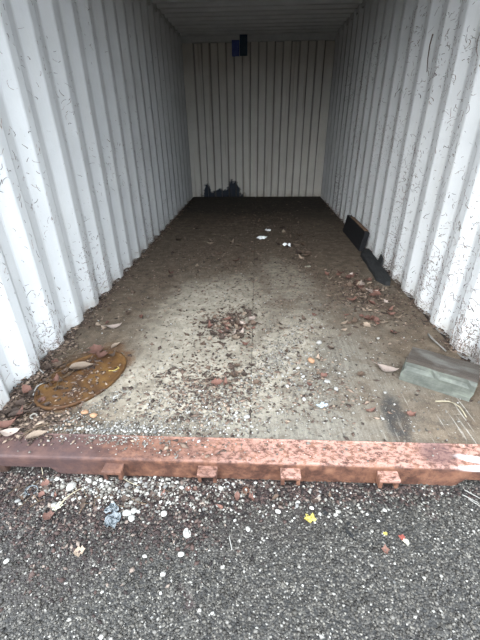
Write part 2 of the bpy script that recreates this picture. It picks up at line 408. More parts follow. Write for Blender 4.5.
def bm_obj(name, bm, mat, parent=None, smooth=False):
    bmesh.ops.recalc_face_normals(bm, faces=bm.faces)
    me = bpy.data.meshes.new(name); bm.to_mesh(me); bm.free()
    for m_ in (mat if isinstance(mat, (list, tuple)) else [mat]): me.materials.append(m_)
    if smooth: me.polygons.foreach_set('use_smooth', [True] * len(me.polygons))
    o = bpy.data.objects.new(name, me); C.objects.link(o)
    if parent: o.parent = parent
    return o


def tag(o, label, cat, group=None, kind=None):
    o['label'] = label; o['category'] = cat
    if group: o['group'] = group
    if kind: o['kind'] = kind
    return o


def struct(o, label=None):
    o['kind'] = 'structure'
    if label: o['label'] = label
    return o


def stuff(o, label=None, cat=None):
    o['kind'] = 'stuff'
    if label: o['label'] = label; o['category'] = cat
    return o


def add_box(bm, c, s, rz=0.0, bevel=0.0, M4=None):
    r = bmesh.ops.create_cube(bm, size=1.0)
    vs = r['verts']
    bmesh.ops.scale(bm, vec=s, verts=vs)
    if rz: bmesh.ops.rotate(bm, cent=(0, 0, 0), matrix=Matrix.Rotation(rz, 3, 'Z'), verts=vs)
    bmesh.ops.translate(bm, vec=c, verts=vs)
    if bevel:
        es = list({e for v in vs for e in v.link_edges})
        rr = bmesh.ops.bevel(bm, geom=es, offset=bevel, segments=2, profile=0.6, affect='EDGES')
    return vs


def solid(o, t, off=-1):
    m_ = o.modifiers.new('thickness', 'SOLIDIFY'); m_.thickness = t; m_.offset = off
    return o


def tube(bm, pts, r0, r1=None, n=5):
    r1 = r0 if r1 is None else r1
    rings = []
    for i, p in enumerate(pts):
        p = Vector(p)
        t = (Vector(pts[min(i + 1, len(pts) - 1)]) - Vector(pts[max(i - 1, 0)])).normalized()
        a = t.orthogonal().normalized(); b = t.cross(a)
        r = r0 + (r1 - r0) * i / max(1, len(pts) - 1)
        rings.append([bm.verts.new(p + (a * math.cos(2 * math.pi * k / n) + b * math.sin(2 * math.pi * k / n)) * r) for k in range(n)])
    for A, B in zip(rings, rings[1:]):
        for k in range(n):
            bm.faces.new((A[k], A[(k + 1) % n], B[(k + 1) % n], B[k]))
    bm.faces.new(rings[0][::-1]); bm.faces.new(rings[-1])


# ------------------------------------------------------------------ the container shell
def side_profile(phase, y_from=0.06, y_to=L + 0.06):
    """(y, inset) of the corrugation: inner flat ends at phase + n*PER"""
    pts = []
    n = -2
    while True:
        e = phase + n * PER
        for dy, d in ((-0.070, 0.0), (0.0, 0.0), (0.068, 1.0), (0.1383, 1.0)):
            pts.append((e + dy, d))
        n += 1
        if e > y_to + 0.4: break
    out = []
    for (ya, da), (yb, db) in zip(pts, pts[1:]):
        for lim in (y_from, y_to):
            if ya < lim < yb:
                out.append((lim, da + (db - da) * (lim - ya) / (yb - ya)))
        if y_from < yb < y_to: out.append((yb, db))
    return sorted(out)


def rounded(prof, r=0.006):
    """replace every corner of the profile by two points so the folds are not razor sharp"""
    out = [prof[0]]
    for i in range(1, len(prof) - 1):
        p = Vector(prof[i]); a = Vector(prof[i - 1]); b = Vector(prof[i + 1])
        out.append(tuple(p + (a - p).normalized() * r)); out.append(tuple(p + (b - p).normalized() * r))
    out.append(prof[-1]); return out


def side_wall(name, sx, phase, mat):
    prof = rounded([(y, d * DEEP) for y, d in side_profile(phase)])
    zs = [-0.03, 0.10, 0.5, 1.0, 1.5, 2.0, H - 0.03]
    V, Fc = [], []
    for (y, d) in prof:
        for z in zs:
            w = 0.004 * (noise.noise(Vector((y * 1.3, z * 1.6, sx * 3.0)))) if 0.05 < z < 2.2 else 0
            V.append((sx * (HW + d + w), y, z))
    nz = len(zs)
    for i in range(len(prof) - 1):
        for j in range(nz - 1):
            q = [i * nz + j, (i + 1) * nz + j, (i + 1) * nz + j + 1, i * nz + j + 1]
            Fc.append(q if sx < 0 else q[::-1])
    o = mesh_obj(name, V, Fc, mat)
    solid(o, 0.002)
    return struct(o)


wl = side_wall('wall_left', -1, PH_L, MT['wall_left'])
wr = side_wall('wall_right', 1, PH_R, MT['wall_right'])
wl['label'] = 'white corrugated steel side wall on the left'
wr['label'] = 'white corrugated steel side wall on the right'

# back wall: flats .11 wide joined by steep folds
xs = []
x = -1.02
prof = [(-1.26, 0.0), (x, 0.0)]
d = 0.0
while x < 1.04:
    nd = 0.05 - d
    prof.append((x + 0.022, nd)); prof.append((x + 0.1275, nd))
    d = nd; x += 0.1275
prof = [p for p in prof if p[0] < 1.10] + [(1.13, prof[-1][1]), (1.26, prof[-1][1])]
prof = rounded(prof, 0.004)
V, Fc = [], []
zs = [-0.03, 0.1, 0.6, 1.2, 1.8, 2.29]
for (x, d) in prof:
    for z in zs: V.append((x, L + d, z))
nz = len(zs)
for i in range(len(prof) - 1):
    for j in range(nz - 1):
        Fc.append([i * nz + j, (i + 1) * nz + j, (i + 1) * nz + j + 1, i * nz + j + 1])
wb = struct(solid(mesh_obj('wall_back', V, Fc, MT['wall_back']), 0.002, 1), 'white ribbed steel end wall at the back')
# header over the back wall, its square end castings and the flat sill under it
bm = bmesh.new(); add_box(bm, (0.03, L + 0.023, 2.33), (2.40, 0.12, 0.098), bevel=0.004)
struct(bm_obj('trim_1', bm, MT['frame']), 'white steel header rail across the top of the back wall')
for i, xx in enumerate((-1.075, 1.125)):
    bm = bmesh.new(); add_box(bm, (xx, L - 0.030, 2.328), (0.112, 0.03, 0.108), bevel=0.006)
    struct(bm_obj('trim_%d' % (i + 2), bm, MT['frame']), 'square steel block at the %s end of the header rail' % ('left', 'right')[i])
for i, sx in enumerate((-1, 1)):
    bm = bmesh.new(); add_box(bm, (sx * 1.235, L + 0.03, 1.2), (0.10, 0.16, 2.46), bevel=0.006)
    struct(bm_obj('trim_%d' % (12 + i), bm, MT['frame']), 'steel corner post at the back %s of the container' % ('left', 'right')[i])
# roof: transverse corrugation
prof = []
y = 0.05
while y < L + 0.1:
    prof += [(y, 0.0), (y + 0.060, 0.0), (y + 0.1022, 0.036), (y + 0.1622, 0.036)]
    y += 0.2045
prof = [p for p in rounded(prof, 0.003) if p[0] < L + 0.10]
V, Fc = [], []
xsr = [-1.22, -0.6, 0, 0.6, 1.22]
for (y, d) in prof:
    for x in xsr: V.append((x, y, H - 0.012 + d))
nx = len(xsr)
for i in range(len(prof) - 1):
    for j in range(nx - 1):
        Fc.append([i * nx + j, i * nx + j + 1, (i + 1) * nx + j + 1, (i + 1) * nx + j])
struct(solid(mesh_obj('ceiling', V, Fc, MT['roof']), 0.002, 1), 'white corrugated steel roof seen from inside')
# top side rails
for i, sx in enumerate((-1, 1)):
    bm = bmesh.new(); add_box(bm, (sx * (HW + 0.052), L / 2 + 0.05, H - 0.02), (0.076, L + 0.1, 0.08), bevel=0.006)
    struct(bm_obj('trim_%d' % (i + 4), bm, MT['frame']), 'steel rail along the top of the %s wall' % ('left', 'right')[i])
# door posts and the front header (they frame the daylight, just outside the picture)
for i, sx in enumerate((-1, 1)):
    bm = bmesh.new(); add_box(bm, (sx * (HW + 0.075), 0.0, 1.162), (0.11, 0.13, 2.536), bevel=0.008)
    struct(bm_obj('trim_%d' % (i + 6), bm, MT['frame']), 'white steel door post at the %s of the opening' % ('left', 'right')[i])
bm = bmesh.new(); add_box(bm, (0, 0.0, H - 0.02), (2.50, 0.12, 0.20), bevel=0.008)
struct(bm_obj('trim_8', bm, MT['frame']), 'steel beam over the door opening')

# floor: dark slab below, plywood sheets as pieces
bm = bmesh.new(); add_box(bm, (0, L / 2 + 0.03, -0.045), (2.46, L - 0.02, 0.034))
floor = struct(bm_obj('floor', bm, MT['subfloor']), 'dirty plywood floor of the container')
ye = [0.066, 1.72, 2.94, 4.16, L + 0.0]
for ix, (xa, xb) in enumerate(((-1.162, -0.0135), (-0.0105, 1.162))):
    offs = 0.0 if ix == 0 else 0.0
    for ya, yb in zip(ye, ye[1:]):
        bm = bmesh.new()
        add_box(bm, ((xa + xb) / 2, (ya + yb) / 2, -0.014), (xb - xa, yb - ya - 0.003, 0.028), bevel=0.0015)
        for v in bm.verts:
            if v.co.z > -0.003: v.co.z += 0.0
        bm_obj('plywood_sheet', bm, MT['floor'], floor)

# asphalt
bm = bmesh.new()
bmesh.ops.create_grid(bm, x_segments=60, y_segments=60, size=30)
for v in bm.verts: v.co.z = G
struct(bm_obj('ground', bm, MT['asphalt']), 'grey asphalt in front of the container')

# unseen wall added behind the viewpoint to block low sky from the far end
bm = bmesh.new(); add_box(bm, (0, -9.2, G + 1.25), (17, 0.4, 2.5))
add_box(bm, (0, -9.2, G + 2.55), (17.4, 0.7, 0.12))
struct(bm_obj('sky_blocker_wall', bm, MT['cast']), 'long dark wall added out of view to block the low sky')

# door sill: folded steel channel with cut-away ends and door keepers
XN0, XN1 = -0.80, 0.80


def sill_verts():
    V, Fc = [], []
    N = 150
    xs = [-1.20 + 2.40 * i / N for i in range(N + 1)]
    for x in xs:
        def sm(a, b, t): t = max(0, min(1, (t - a) / (b - a))); return t * t * (3 - 2 * t)
        cut = max(1 - sm(-0.835, -0.785, x), sm(0.785, 0.835, x))
        zb = G - 0.012 + cut * 0.050
        dent = 0.004 * noise.noise(Vector((x * 6, 1.3, 0))) + 0.002 * noise.noise(Vector((x * 22, 4.3, 0)))
        dz = 0.002 * noise.noise(Vector((x * 9, 8.1, 0)))
        prof = [(SILL1, -0.030), (SILL1, 0.006), (SILL1 - 0.004, 0.010), (SILL1 - 0.008, 0.004),
                (0.02, 0.000 + dz), (-0.030, -0.002 + dz), (SILL0 + 0.008, -0.004 + dz), (SILL0 + 0.002, -0.008 + dent * 0.5),
                (SILL0, -0.014), (SILL0 + dent * 0.3, -0.03), (SILL0 + 0.002 + dent, (zb - 0.03) / 2), (SILL0 + 0.003 + dent * 0.5, zb),
                (SILL0 + 0.013, zb), (SILL0 + 0.013, -0.03)]
        for (y, z) in prof: V.append((x, y, z))
    P = 14
    for i in range(N):
        for j in range(P):
            a, b = i * P + j, i * P + (j + 1) % P
            Fc.append([a, a + P, b + P, b])
    Fc.append(list(range(P))[::-1]); Fc.append([N * P + j for j in range(P)])
    return V, Fc


V, Fc = sill_verts()
sill = struct(mesh_obj('trim_9', V, Fc, MT['sill'], smooth=False), 'worn rust-red steel door sill with scuffed pink primer')
for x in (-0.552, -0.176, 0.149, 0.524):
    bm = bmesh.new()
    y0 = SILL0
    # two cheeks, a cap and a back, open below like a cam keeper
    for sx in (-1, 1):
        add_box(bm, (x + sx * 0.030, y0 - 0.018, -0.056), (0.014, 0.040, 0.046), bevel=0.002)
    add_box(bm, (x, y0 - 0.020, -0.036), (0.078, 0.046, 0.018), bevel=0.004)
    kp = bm_obj('door_keeper', bm, MT['lug'], sill)
    bm = bmesh.new(); add_box(bm, (x, y0 - 0.010, -0.064), (0.046, 0.022, 0.040))
    bm_obj('slot', bm, MT['hole'], kp)
    # bead of weld under the keeper
for i, sx in enumerate((-1, 1)):
    bm = bmesh.new()
    add_box(bm, (sx * 1.11, -0.012, -0.070), (0.18 if sx < 0 else 0.16, 0.078, 0.10), bevel=0.008)
    cb = struct(bm_obj('trim_%d' % (10 + i), bm, MT['cast']), 'dark rusty corner casting under the %s end of the sill' % ('left', 'right')[i])
    bm = bmesh.new()
    bmesh.ops.create_cone(bm, cap_ends=True, segments=18, radius1=0.03, radius2=0.03, depth=0.012,
                          matrix=Matrix.Translation((sx * 1.11, -0.050, -0.068)) @ Matrix.Rotation(math.pi / 2, 4, 'X'))
    bm_obj('hole', bm, MT['hole'], cb)

# ------------------------------------------------------------------ big things on the floor
# rusty disc
disc = bpy.data.objects.new('rusty_steel_disc', None); C.objects.link(disc)
disc.location = (-0.885, 0.445, 0.0); disc.rotation_euler = (0.02, 0.015, math.radians(65))
tag(disc, 'orange rusted oval steel disc lying on the floor beside the left wall', 'metal disc')
bm = bmesh.new()
N = 64; A_, B_ = 0.258, 0.168
rings = []
for (k, z) in ((0.0, 0.014), (0.5, 0.0145), (0.88, 0.013), (0.935, 0.0125), (0.955, 0.019), (0.985, 0.019), (1.0, 0.015), (1.0, 0.001)):
    if k == 0: rings.append([bm.verts.new((0, 0, z))]); continue
    rings.append([bm.verts.new((A_ * k * math.cos(2 * math.pi * i / N) * (1 + 0.012 * noise.noise(Vector((i * .3, 0, 0)))),
                                B_ * k * math.sin(2 * math.pi * i / N), z + 0.0015 * noise.noise(Vector((k * 5, i * 0.4, 0))))) for i in range(N)])
for i in range(N):
    bm.faces.new((rings[0][0], rings[1][i], rings[1][(i + 1) % N]))
for a, b in zip(rings[1:], rings[2:]):
    for i in range(N): bm.faces.new((a[i], b[i], b[(i + 1) % N], a[(i + 1) % N]))
bm.faces.new(rings[-1][::-1])
bm_obj('plate', bm, MT['disc'], disc, smooth=True)
bm = bmesh.new()     # short yellow paint mark on the disc: a thin raised dab
tube(bm, [(0.10, -0.075, 0.0150), (0.115, -0.10, 0.0152), (0.145, -0.105, 0.0150), (0.150, -0.092, 0.0150)], 0.0035, 0.003, 5)
o = bm_obj('paint_mark', bm, MT['yellow paint'], disc); o['label'] = 'short hooked yellow paint mark'

# green timber block
blk = bpy.data.objects.new('timber_block', None); C.objects.link(blk)
p0, p1 = at(400, 380), at(469, 402)
ang = math.atan2(p1.y - p0.y, p1.x - p0.x); Lb = (p1 - p0).length
blk.location = p0.lerp(p1, 0.5); blk.rotation_euler = (0, 0, ang)
tag(blk, 'weathered green-grey timber block with muddy top lying by the right wall near the sill', 'timber block')
bm = bmesh.new()
BD, BH = 0.165, 0.115
add_box(bm, (0, BD / 2, BH / 2 + 0.001), (Lb + 0.015, BD, BH))
bmesh.ops.subdivide_edges(bm, edges=[e for e in bm.edges if e.calc_length() > 0.2], cuts=14, use_grid_fill=True)
bmesh.ops.subdivide_edges(bm, edges=[e for e in bm.edges if e.calc_length() > 0.06], cuts=4, use_grid_fill=True)
for v in bm.verts:
    c = v.co; hx = Lb / 2
    ex = max(0, abs(c.x) - hx + 0.004); 
    q = Vector((c.x * 9, c.y * 14, c.z * 14))
    c += Vector((noise.noise(q) * 0.004, noise.noise(q + Vector((9, 0, 0))) * 0.004, 0))
    if c.z > 0.02: c.z += noise.noise(q + Vector((0, 7, 0))) * 0.004
    # worn front top edge, lower left corner broken away
    if c.z > BH * 0.8 and c.y < 0.02: c.y += 0.010; c.z -= 0.006
    if c.x < -hx + 0.01 and c.z > 0.05: c.x += 0.012
    if c.x > hx - 0.02 and c.z < 0.03: c.x -= 0.006
bmesh.ops.recalc_face_normals(bm, faces=bm.faces)
bm.faces.ensure_lookup_table()
for f in bm.faces:
    f.normal_update()
    f.material_index = 1 if f.normal.z > 0.6 else 0
body = bm_obj('timber', bm, [MT['block'], MT['block top']], blk)

# blackened board leaning on the right wall
brd = bpy.data.objects.new('leaning_board', None); C.objects.link(brd)
brd.location = (1.088, 3.02, 0.0); brd.rotation_euler = (0, 0, 0)
tag(brd, 'blackened board with brown raw top edge leaning against the right wall', 'board')
bm = bmesh.new()
add_box(bm, (0, 0, 0.10), (0.052, 0.80, 0.20), bevel=0.003)
bmesh.ops.subdivide_edges(bm, edges=[e for e in bm.edges if e.calc_length() > 0.3], cuts=12)
for v in bm.verts:
    if v.co.z > 0.1: v.co.z += 0.004 * noise.noise(Vector((v.co.y * 9, 0, 3))) - 0.018 * max(0, abs(v.co.y - 0.02) - 0.33)
bmesh.ops.rotate(bm, cent=(0, 0, 0), matrix=Matrix.Rotation(math.radians(10), 3, 'Y'), verts=bm.verts)
bm_obj('panel', bm, MT['black board'], brd)
bm = bmesh.new()
add_box(bm, (0.002, -0.04, 0.2035), (0.046, 0.60, 0.010), bevel=0.002)
bmesh.ops.rotate(bm, cent=(0, 0, 0), matrix=Matrix.Rotation(math.radians(10), 3, 'Y'), verts=bm.verts)
o = bm_obj('raw_edge', bm, MT['board edge'], brd); o['label'] = 'brown unpainted top edge'

# dark rotten plank lying along the right wall, splintered at its near end
pk = bpy.data.objects.new('rotten_plank', None); C.objects.link(pk)
pk.location = (1.085, 2.16, 0.0); pk.rotation_euler = (0, 0, math.radians(-2.5))
tag(pk, 'dark rotten plank lying flat along the foot of the right wall', 'plank')
bm = bmesh.new()
NY = 26
for i in range(NY + 1):
    y = -0.44 + 0.88 * i / NY
    w0 = -0.055 + 0.008 * noise.noise(Vector((y * 8, 0, 0))); w1 = 0.058 + 0.006 * noise.noise(Vector((y * 9, 5, 0)))
    if i > 22: w0 += (i - 22) * 0.012
    if i < 3: w0 += (3 - i) * 0.014; w1 -= (3 - i) * 0.010
    h = 0.036 + 0.007 * noise.noise(Vector((y * 7, 9, 0)))
    for (x, z) in ((w0, 0.0), (w0, h * 0.85), (w0 + 0.008, h), ((w0 + w1) / 2, h + 0.003), (w1 - 0.006, h + 0.002), (w1, h * 0.9), (w1, 0.0)):
        bm.verts.new((x, y, z))
bm.verts.ensure_lookup_table()
for i in range(NY):
    for j in range(7):
        a, b = i * 7 + j, i * 7 + (j + 1) % 7
        bm.faces.new([bm.verts[q] for q in (a, b, b + 7, a + 7)])
bm.faces.new([bm.verts[j] for j in range(7)]); bm.faces.new([bm.verts[NY * 7 + j] for j in range(7)])
bm_obj('wood', bm, MT['dark plank'], pk)
bm = bmesh.new()     # splinter standing up against the wall
vs = [(0.045, -0.05, 0.03), (0.066, -0.05, 0.03), (0.066, 0.07, 0.03), (0.045, 0.07, 0.03),
      (0.058, -0.035, 0.085), (0.068, -0.035, 0.085), (0.068, 0.05, 0.105), (0.058, 0.05, 0.105)]
vv = [bm.verts.new(v) for v in vs]
for f in ((0, 1, 2, 3), (4, 5, 6, 7), (0, 1, 5, 4), (1, 2, 6, 5), (2, 3, 7, 6), (3, 0, 4, 7)): bm.faces.new([vv[i] for i in f])
bm_obj('splinter', bm, MT['dark plank'], pk)

# dark blue sheet hung over the back header, in two flaps
bl = bpy.data.objects.new('blue_sheet', None); C.objects.link(bl)
bl.location = (-0.285, L - 0.036, 2.30)
tag(bl, 'small dark blue two-flap patch hanging under the back header rail', 'patch')


def flap(x0, x1, zt, zb, yo, mat, seed):
    bm = bmesh.new(); NX, NZ = 8, 12; grid = []
    for i in range(NX + 1):
        col = []
        for j in range(NZ + 1):
            x = x0 + (x1 - x0) * i / NX; z = zt + (zb - zt) * j / NZ
            q = Vector((x * 14, z * 11, seed))
            y = yo + 0.010 * noise.noise(q) - 0.006 * math.sin(j / NZ * 3.1)
            if j == NZ: z += 0.012 * noise.noise(Vector((x * 30, seed, 0)))
            col.append(bm.verts.new((x, y, z)))
        grid.append(col)
    for i in range(NX):
        for j in range(NZ):
            bm.faces.new((grid[i][j], grid[i][j + 1], grid[i + 1][j + 1], grid[i + 1][j]))
    return solid(bm_obj('flap', bm, mat, bl, smooth=True), 0.006, 0)


flap(-0.118, -0.002, 0.0, -0.205, -0.012, MT['blue'], 2.0)
flap(0.004, 0.122, 0.065, -0.200, -0.010, MT['blue dark'], 7.0)

# ------------------------------------------------------------------ dried vine roots on the walls (uncountable hair-fine tendrils)


def wall_pt(sx, phase, y, off):
    """point on the wall face at depth y and its along-wall tangent"""
    t = ((y - phase) / PER) % 1.0 * PER
    if t < 0.068: d = t / 0.068
    elif t < 0.1383: d = 1
    elif t < 0.2063: d = 1 - (t - 0.1383) / 0.068
    else: d = 0
    return Vector((sx * (HW + d * DEEP - off), y, 0)), t


def vine(name, sx, phase, n, label, mat, zpow, seed):
    R = random.Random(seed); V, Fc = [], []
    made = 0
    while made < n:
        y = 0.12 + 4.6 * R.random() ** 1.5
        z = 1.9 * R.random() ** zpow
        p, t = wall_pt(sx, phase, y, 0)
        # they cling to the faces turned to the door and the crests
        if t < 0.10 and R.random() < 0.75: continue
        cl = noise.noise(Vector((y * 2.2, z * 1.6, sx * 4.0)))
        if R.random() > 0.12 + 1.5 * max(0, cl + 0.05): continue
        steps = R.randint(2, 5); a = R.uniform(-math.pi, math.pi)
        if R.random() < 0.6: a = math.pi / 2 + R.gauss(0, 0.7) * (1 if sx > 0 else -1)
        ln = R.choice([0.003, 0.004, 0.005, 0.006, 0.010]); w = R.uniform(0.0007, 0.0019) * (1.5 if R.random() < 0.1 else 1)
        bend = R.gauss(0, 0.28)
        base = len(V); k = 0
        yy, zz = y, z
        for i in range(steps + 1):
            q, _ = wall_pt(sx, phase, yy, 0.0022)
            if not (0.07 < yy < L - 0.1) or zz < 0.004: break
            nx_, nz_ = -math.sin(a), math.cos(a)
            ww = w * (1 - 0.5 * i / steps)
            ql, _ = wall_pt(sx, phase, yy + nx_ * ww, 0.0008); qr, _ = wall_pt(sx, phase, yy - nx_ * ww, 0.0008)
            V += [(ql.x, ql.y, zz + nz_ * ww), (q.x, q.y, zz), (qr.x, qr.y, zz - nz_ * ww)]
            k += 1
            yy += math.cos(a) * ln; zz += math.sin(a) * ln; a += bend + R.gauss(0, 0.25)
        for i in range(k - 1):
            b = base + i * 3
            Fc += [(b, b + 1, b + 4, b + 3), (b + 1, b + 2, b + 5, b + 4)]
        made += 1
    o = mesh_obj(name, V, Fc, mat)
    return stuff(o, label, 'vine')


vine('dried_vine_roots', 1, PH_R, 8500, 'fine dried brown vine roots clinging to the right wall', MT['vine'], 1.9, 5)
vine('dried_vine_roots', -1, PH_L, 2600, 'fine dried brown vine roots clinging to the left wall', MT['vine'], 2.3, 6)
# thicker single tendrils that can be picked out on the right wall


def tendril(sx, phase, pts, label, r=0.0028):
    bm = bmesh.new(); P = []
    ym = sum(p[0] for p in pts) / len(pts)
    t = (ym - phase) % PER                      # slide it onto a face that looks at the door or a crest
    sh = (0.150 - t) if 0.0 <= t < 0.150 and t > 0.06 else ((-0.03 - t) if t <= 0.06 else 0)
    for (y, z) in pts:
        y = ym + sh + (y - ym) * 0.35
        q, _ = wall_pt(sx, phase, y, r * 0.9); P.append((q.x, q.y, z))
    tube(bm, P, r, r * 0.5, 5)
    return tag(bm_obj('dried_tendril', bm, MT['vine']), label, 'vine')


def on_right(u, v):
    r = FWD + RIGHT * ((u - 240) / F_PX) + UP * ((320 - v) / F_PX)
    t = (1.175 - CAM.x) / r.x
    q = CAM + r * t; return (q.y, q.z)


tendril(1, PH_R, [on_right(*q) for q in ((474, 32), (478, 42), (481, 50), (486, 54))], 'dried brown tendril high at the right edge of the right wall')
tendril(1, PH_R, [on_right(*q) for q in ((403, 86), (399, 89), (396, 93), (395, 97))], 'dark hooked tendril halfway up the right wall, left of the rusty seam', 0.004)
tendril(1, PH_R, [on_right(*q) for q in ((430, 34), (427, 45), (425, 58), (424, 72))], 'long dark upright tendril along a fold high on the right wall', 0.005)

# ------------------------------------------------------------------ loose chips and crumbs (stuff)


def chips(name, pts, mat, label, cat, size, flat=0.6, seed=1, elong=1.0, big=0.0):
    R = np.random.RandomState(seed); n = len(pts)
    octv = np.array([(1, 0, 0), (0, 1, 0), (-1, 0, 0), (0, -1, 0), (0, 0, 1), (0, 0, -1)], float)
    octf = np.array([(0, 1, 4), (1, 2, 4), (2, 3, 4), (3, 0, 4), (1, 0, 5), (2, 1, 5), (3, 2, 5), (0, 3, 5)])
    P = np.array(pts, float)
    s = R.uniform(size[0], size[1], n) * (1 + big * R.rand(n) ** 6)
    vv = octv[None] * (1 + R.uniform(-0.35, 0.35, (n, 6, 1)))
    vv = vv * np.stack([s * elong, s, s * flat], 1)[:, None, :]
    a = R.uniform(0, 2 * np.pi, n); ca, sa = np.cos(a)[:, None], np.sin(a)[:, None]
    X = vv[..., 0] * ca - vv[..., 1] * sa; Y = vv[..., 0] * sa + vv[..., 1] * ca
    Z = vv[..., 2] + (R.uniform(-0.4, 0.4, n) * s)[:, None] * vv[..., 0] / s[:, None] * 0.6
    Z -= Z.min(1, keepdims=True) + (s * flat * 0.35)[:, None]
    verts = np.stack([X + P[:, :1], Y + P[:, 1:2], Z + P[:, 2:3]], -1).reshape(-1, 3)
    faces = (octf[None] + (np.arange(n) * 6)[:, None, None]).reshape(-1, 3)
    me = bpy.data.meshes.new(name)
    me.vertices.add(len(verts)); me.vertices.foreach_set('co', verts.ravel())
    me.loops.add(faces.size); me.loops.foreach_set('vertex_index', faces.ravel().astype(np.int32))
    me.polygons.add(len(faces))
    me.polygons.foreach_set('loop_start', np.arange(0, faces.size, 3, dtype=np.int32))
    me.update(calc_edges=True); me.validate()
    me.materials.append(mat)
    o = bpy.data.objects.new(name, me); C.objects.link(o)
    return stuff(o, label, cat)


def scatter_gauss(R, c, sx, sy, n, z, ang=0.0):
    p = R.normal(0, 1, (n, 2)) * (sx, sy)
    ca, sa = math.cos(ang), math.sin(ang)
    return np.c_[c[0] + p[:, 0] * ca - p[:, 1] * sa, c[1] + p[:, 0] * sa + p[:, 1] * ca, np.full(n, z)]


def inside(P, xa, xb, ya, yb):
    return P[(P[:, 0] > xa) & (P[:, 0] < xb) & (P[:, 1] > ya) & (P[:, 1] < yb)]


R = np.random.RandomState(11)
# asphalt aggregate standing proud
n = 30000
P = np.c_[R.uniform(-1.25, 1.25, n), R.uniform(-0.75, -0.01, n), np.full(n, G)]
chips('asphalt_aggregate', P, MT['chips'], 'small stone aggregate standing proud of the grey asphalt', 'aggregate', (0.0016, 0.0038), 0.55, 2, 1.25, 1.2)
# mulch in front of the sill
P = np.vstack([scatter_gauss(R, (-0.62, -0.09), 0.34, 0.055, 5200, G + 0.001),
               scatter_gauss(R, (0.0, -0.085), 0.32, 0.035, 2200, G + 0.001),
               scatter_gauss(R, (-0.62, -0.24), 0.22, 0.09, 1600, G),
               scatter_gauss(R, (-0.22, -0.20), 0.05, 0.07, 420, G),
               scatter_gauss(R, (0.55, -0.075), 0.22, 0.016, 700, G)])
P = inside(P, -1.3, 1.3, -0.8, SILL0 - 0.004)
chips('damp_mulch', P, MT['mulch dark'], 'dark damp leaf crumbs swept up in front of the door sill', 'mulch', (0.0022, 0.0062), 0.4, 3, 1.8, 0.8)
# light grit in front of sill and on the floor
P = np.vstack([scatter_gauss(R, (-0.60, -0.10), 0.16, 0.045, 900, G + 0.002), scatter_gauss(R, (-0.30, -0.11), 0.14, 0.05, 420, G + 0.002),
               scatter_gauss(R, (0.1, -0.12), 0.4, 0.06, 600, G + 0.001)])
P = inside(P, -1.3, 1.3, -0.8, SILL0 - 0.004)
chips('light_gravel', P, MT['grit'], 'pale fine gravel lying in front of the door sill', 'gravel', (0.0025, 0.0058), 0.7, 4, 1.2, 0.9)
P = np.vstack([scatter_gauss(R, (-0.58, 0.09), 0.12, 0.035, 1200, 0.003), scatter_gauss(R, (-0.27, 0.27), 0.18, 0.12, 1500, 0.001),
               scatter_gauss(R, (-0.33, 0.12), 0.22, 0.05, 700, 0.001),
               scatter_gauss(R, (0.12, 0.66), 0.05, 0.26, 1300, 0.001, -0.5), scatter_gauss(R, (0.28, 0.45), 0.12, 0.2, 700, 0.001),
               scatter_gauss(R, (-0.75, 0.22), 0.03, 0.12, 300, 0.001, -0.7),
               scatter_gauss(R, (0.05, 1.1), 0.5, 0.6, 2600, 0.001), scatter_gauss(R, (0.1, 0.5), 0.45, 0.3, 1800, 0.001)])
P = inside(P, -1.15, 1.15, -0.045, 5.5)
chips('floor_grit', P, MT['grit'], 'pale sandy grit scattered over the front of the plywood floor', 'grit', (0.0014, 0.0042), 0.7, 5, 1.2, 1.0)
# brown crumbs
LW = np.array([(-1.14, 0.12), (-1.15, 1.0), (-1.15, 5.6)])
edge = []
for i in range(4200):
    y = 0.10 + 5.4 * R.rand() ** 1.6
    pt, t = wall_pt(-1, PH_L, y, 0.0)
    edge.append((pt.x + abs(R.normal(0, 0.045 + 0.03 * math.exp(-((y - 0.3) / 0.3) ** 2))), y, 0.001 + 0.012 * R.rand() * math.exp(-((y - 0.3) / 0.35) ** 2)))
for i in range(1500):
    y = 0.10 + 5.4 * R.rand() ** 1.2
    pt, t = wall_pt(1, PH_R, y, 0.0)
    edge.append((pt.x - abs(R.normal(0, 0.03)), y, 0.001))
P = np.vstack([np.array(edge), scatter_gauss(R, (-0.17, 1.05), 0.09, 0.13, 800, 0.002, -0.3),
               scatter_gauss(R, (-0.24, 0.36), 0.16, 0.15, 1100, 0.001), scatter_gauss(R, (0.86, 1.55), 0.14, 0.26, 1500, 0.002, 0.25),
               scatter_gauss(R, (0.45, 2.7), 0.10, 0.6, 900, 0.002), scatter_gauss(R, (-0.95, 0.40), 0.10, 0.12, 500, 0.013),
               scatter_gauss(R, (-0.4, 2.4), 0.4, 0.6, 1500, 0.001), scatter_gauss(R, (0, 3.8), 0.6, 0.8, 1800, 0.001), scatter_gauss(R, (0.0, 1.2), 0.6, 0.7, 1600, 0.001),
               scatter_gauss(R, (0.28, 0.42), 0.14, 0.14, 260, 0.001), scatter_gauss(R, (-1.0, 0.12), 0.12, 0.05, 600, 0.004)])
P = inside(P, -1.198, 1.198, -0.045, 5.8)
chips('leaf_crumbs', P, MT['mulch'], 'brown leaf crumbs and soil scattered over the container floor', 'leaf litter', (0.0025, 0.0075), 0.35, 6, 1.9, 0.9)

# ------------------------------------------------------------------ leaves (each one its own object)


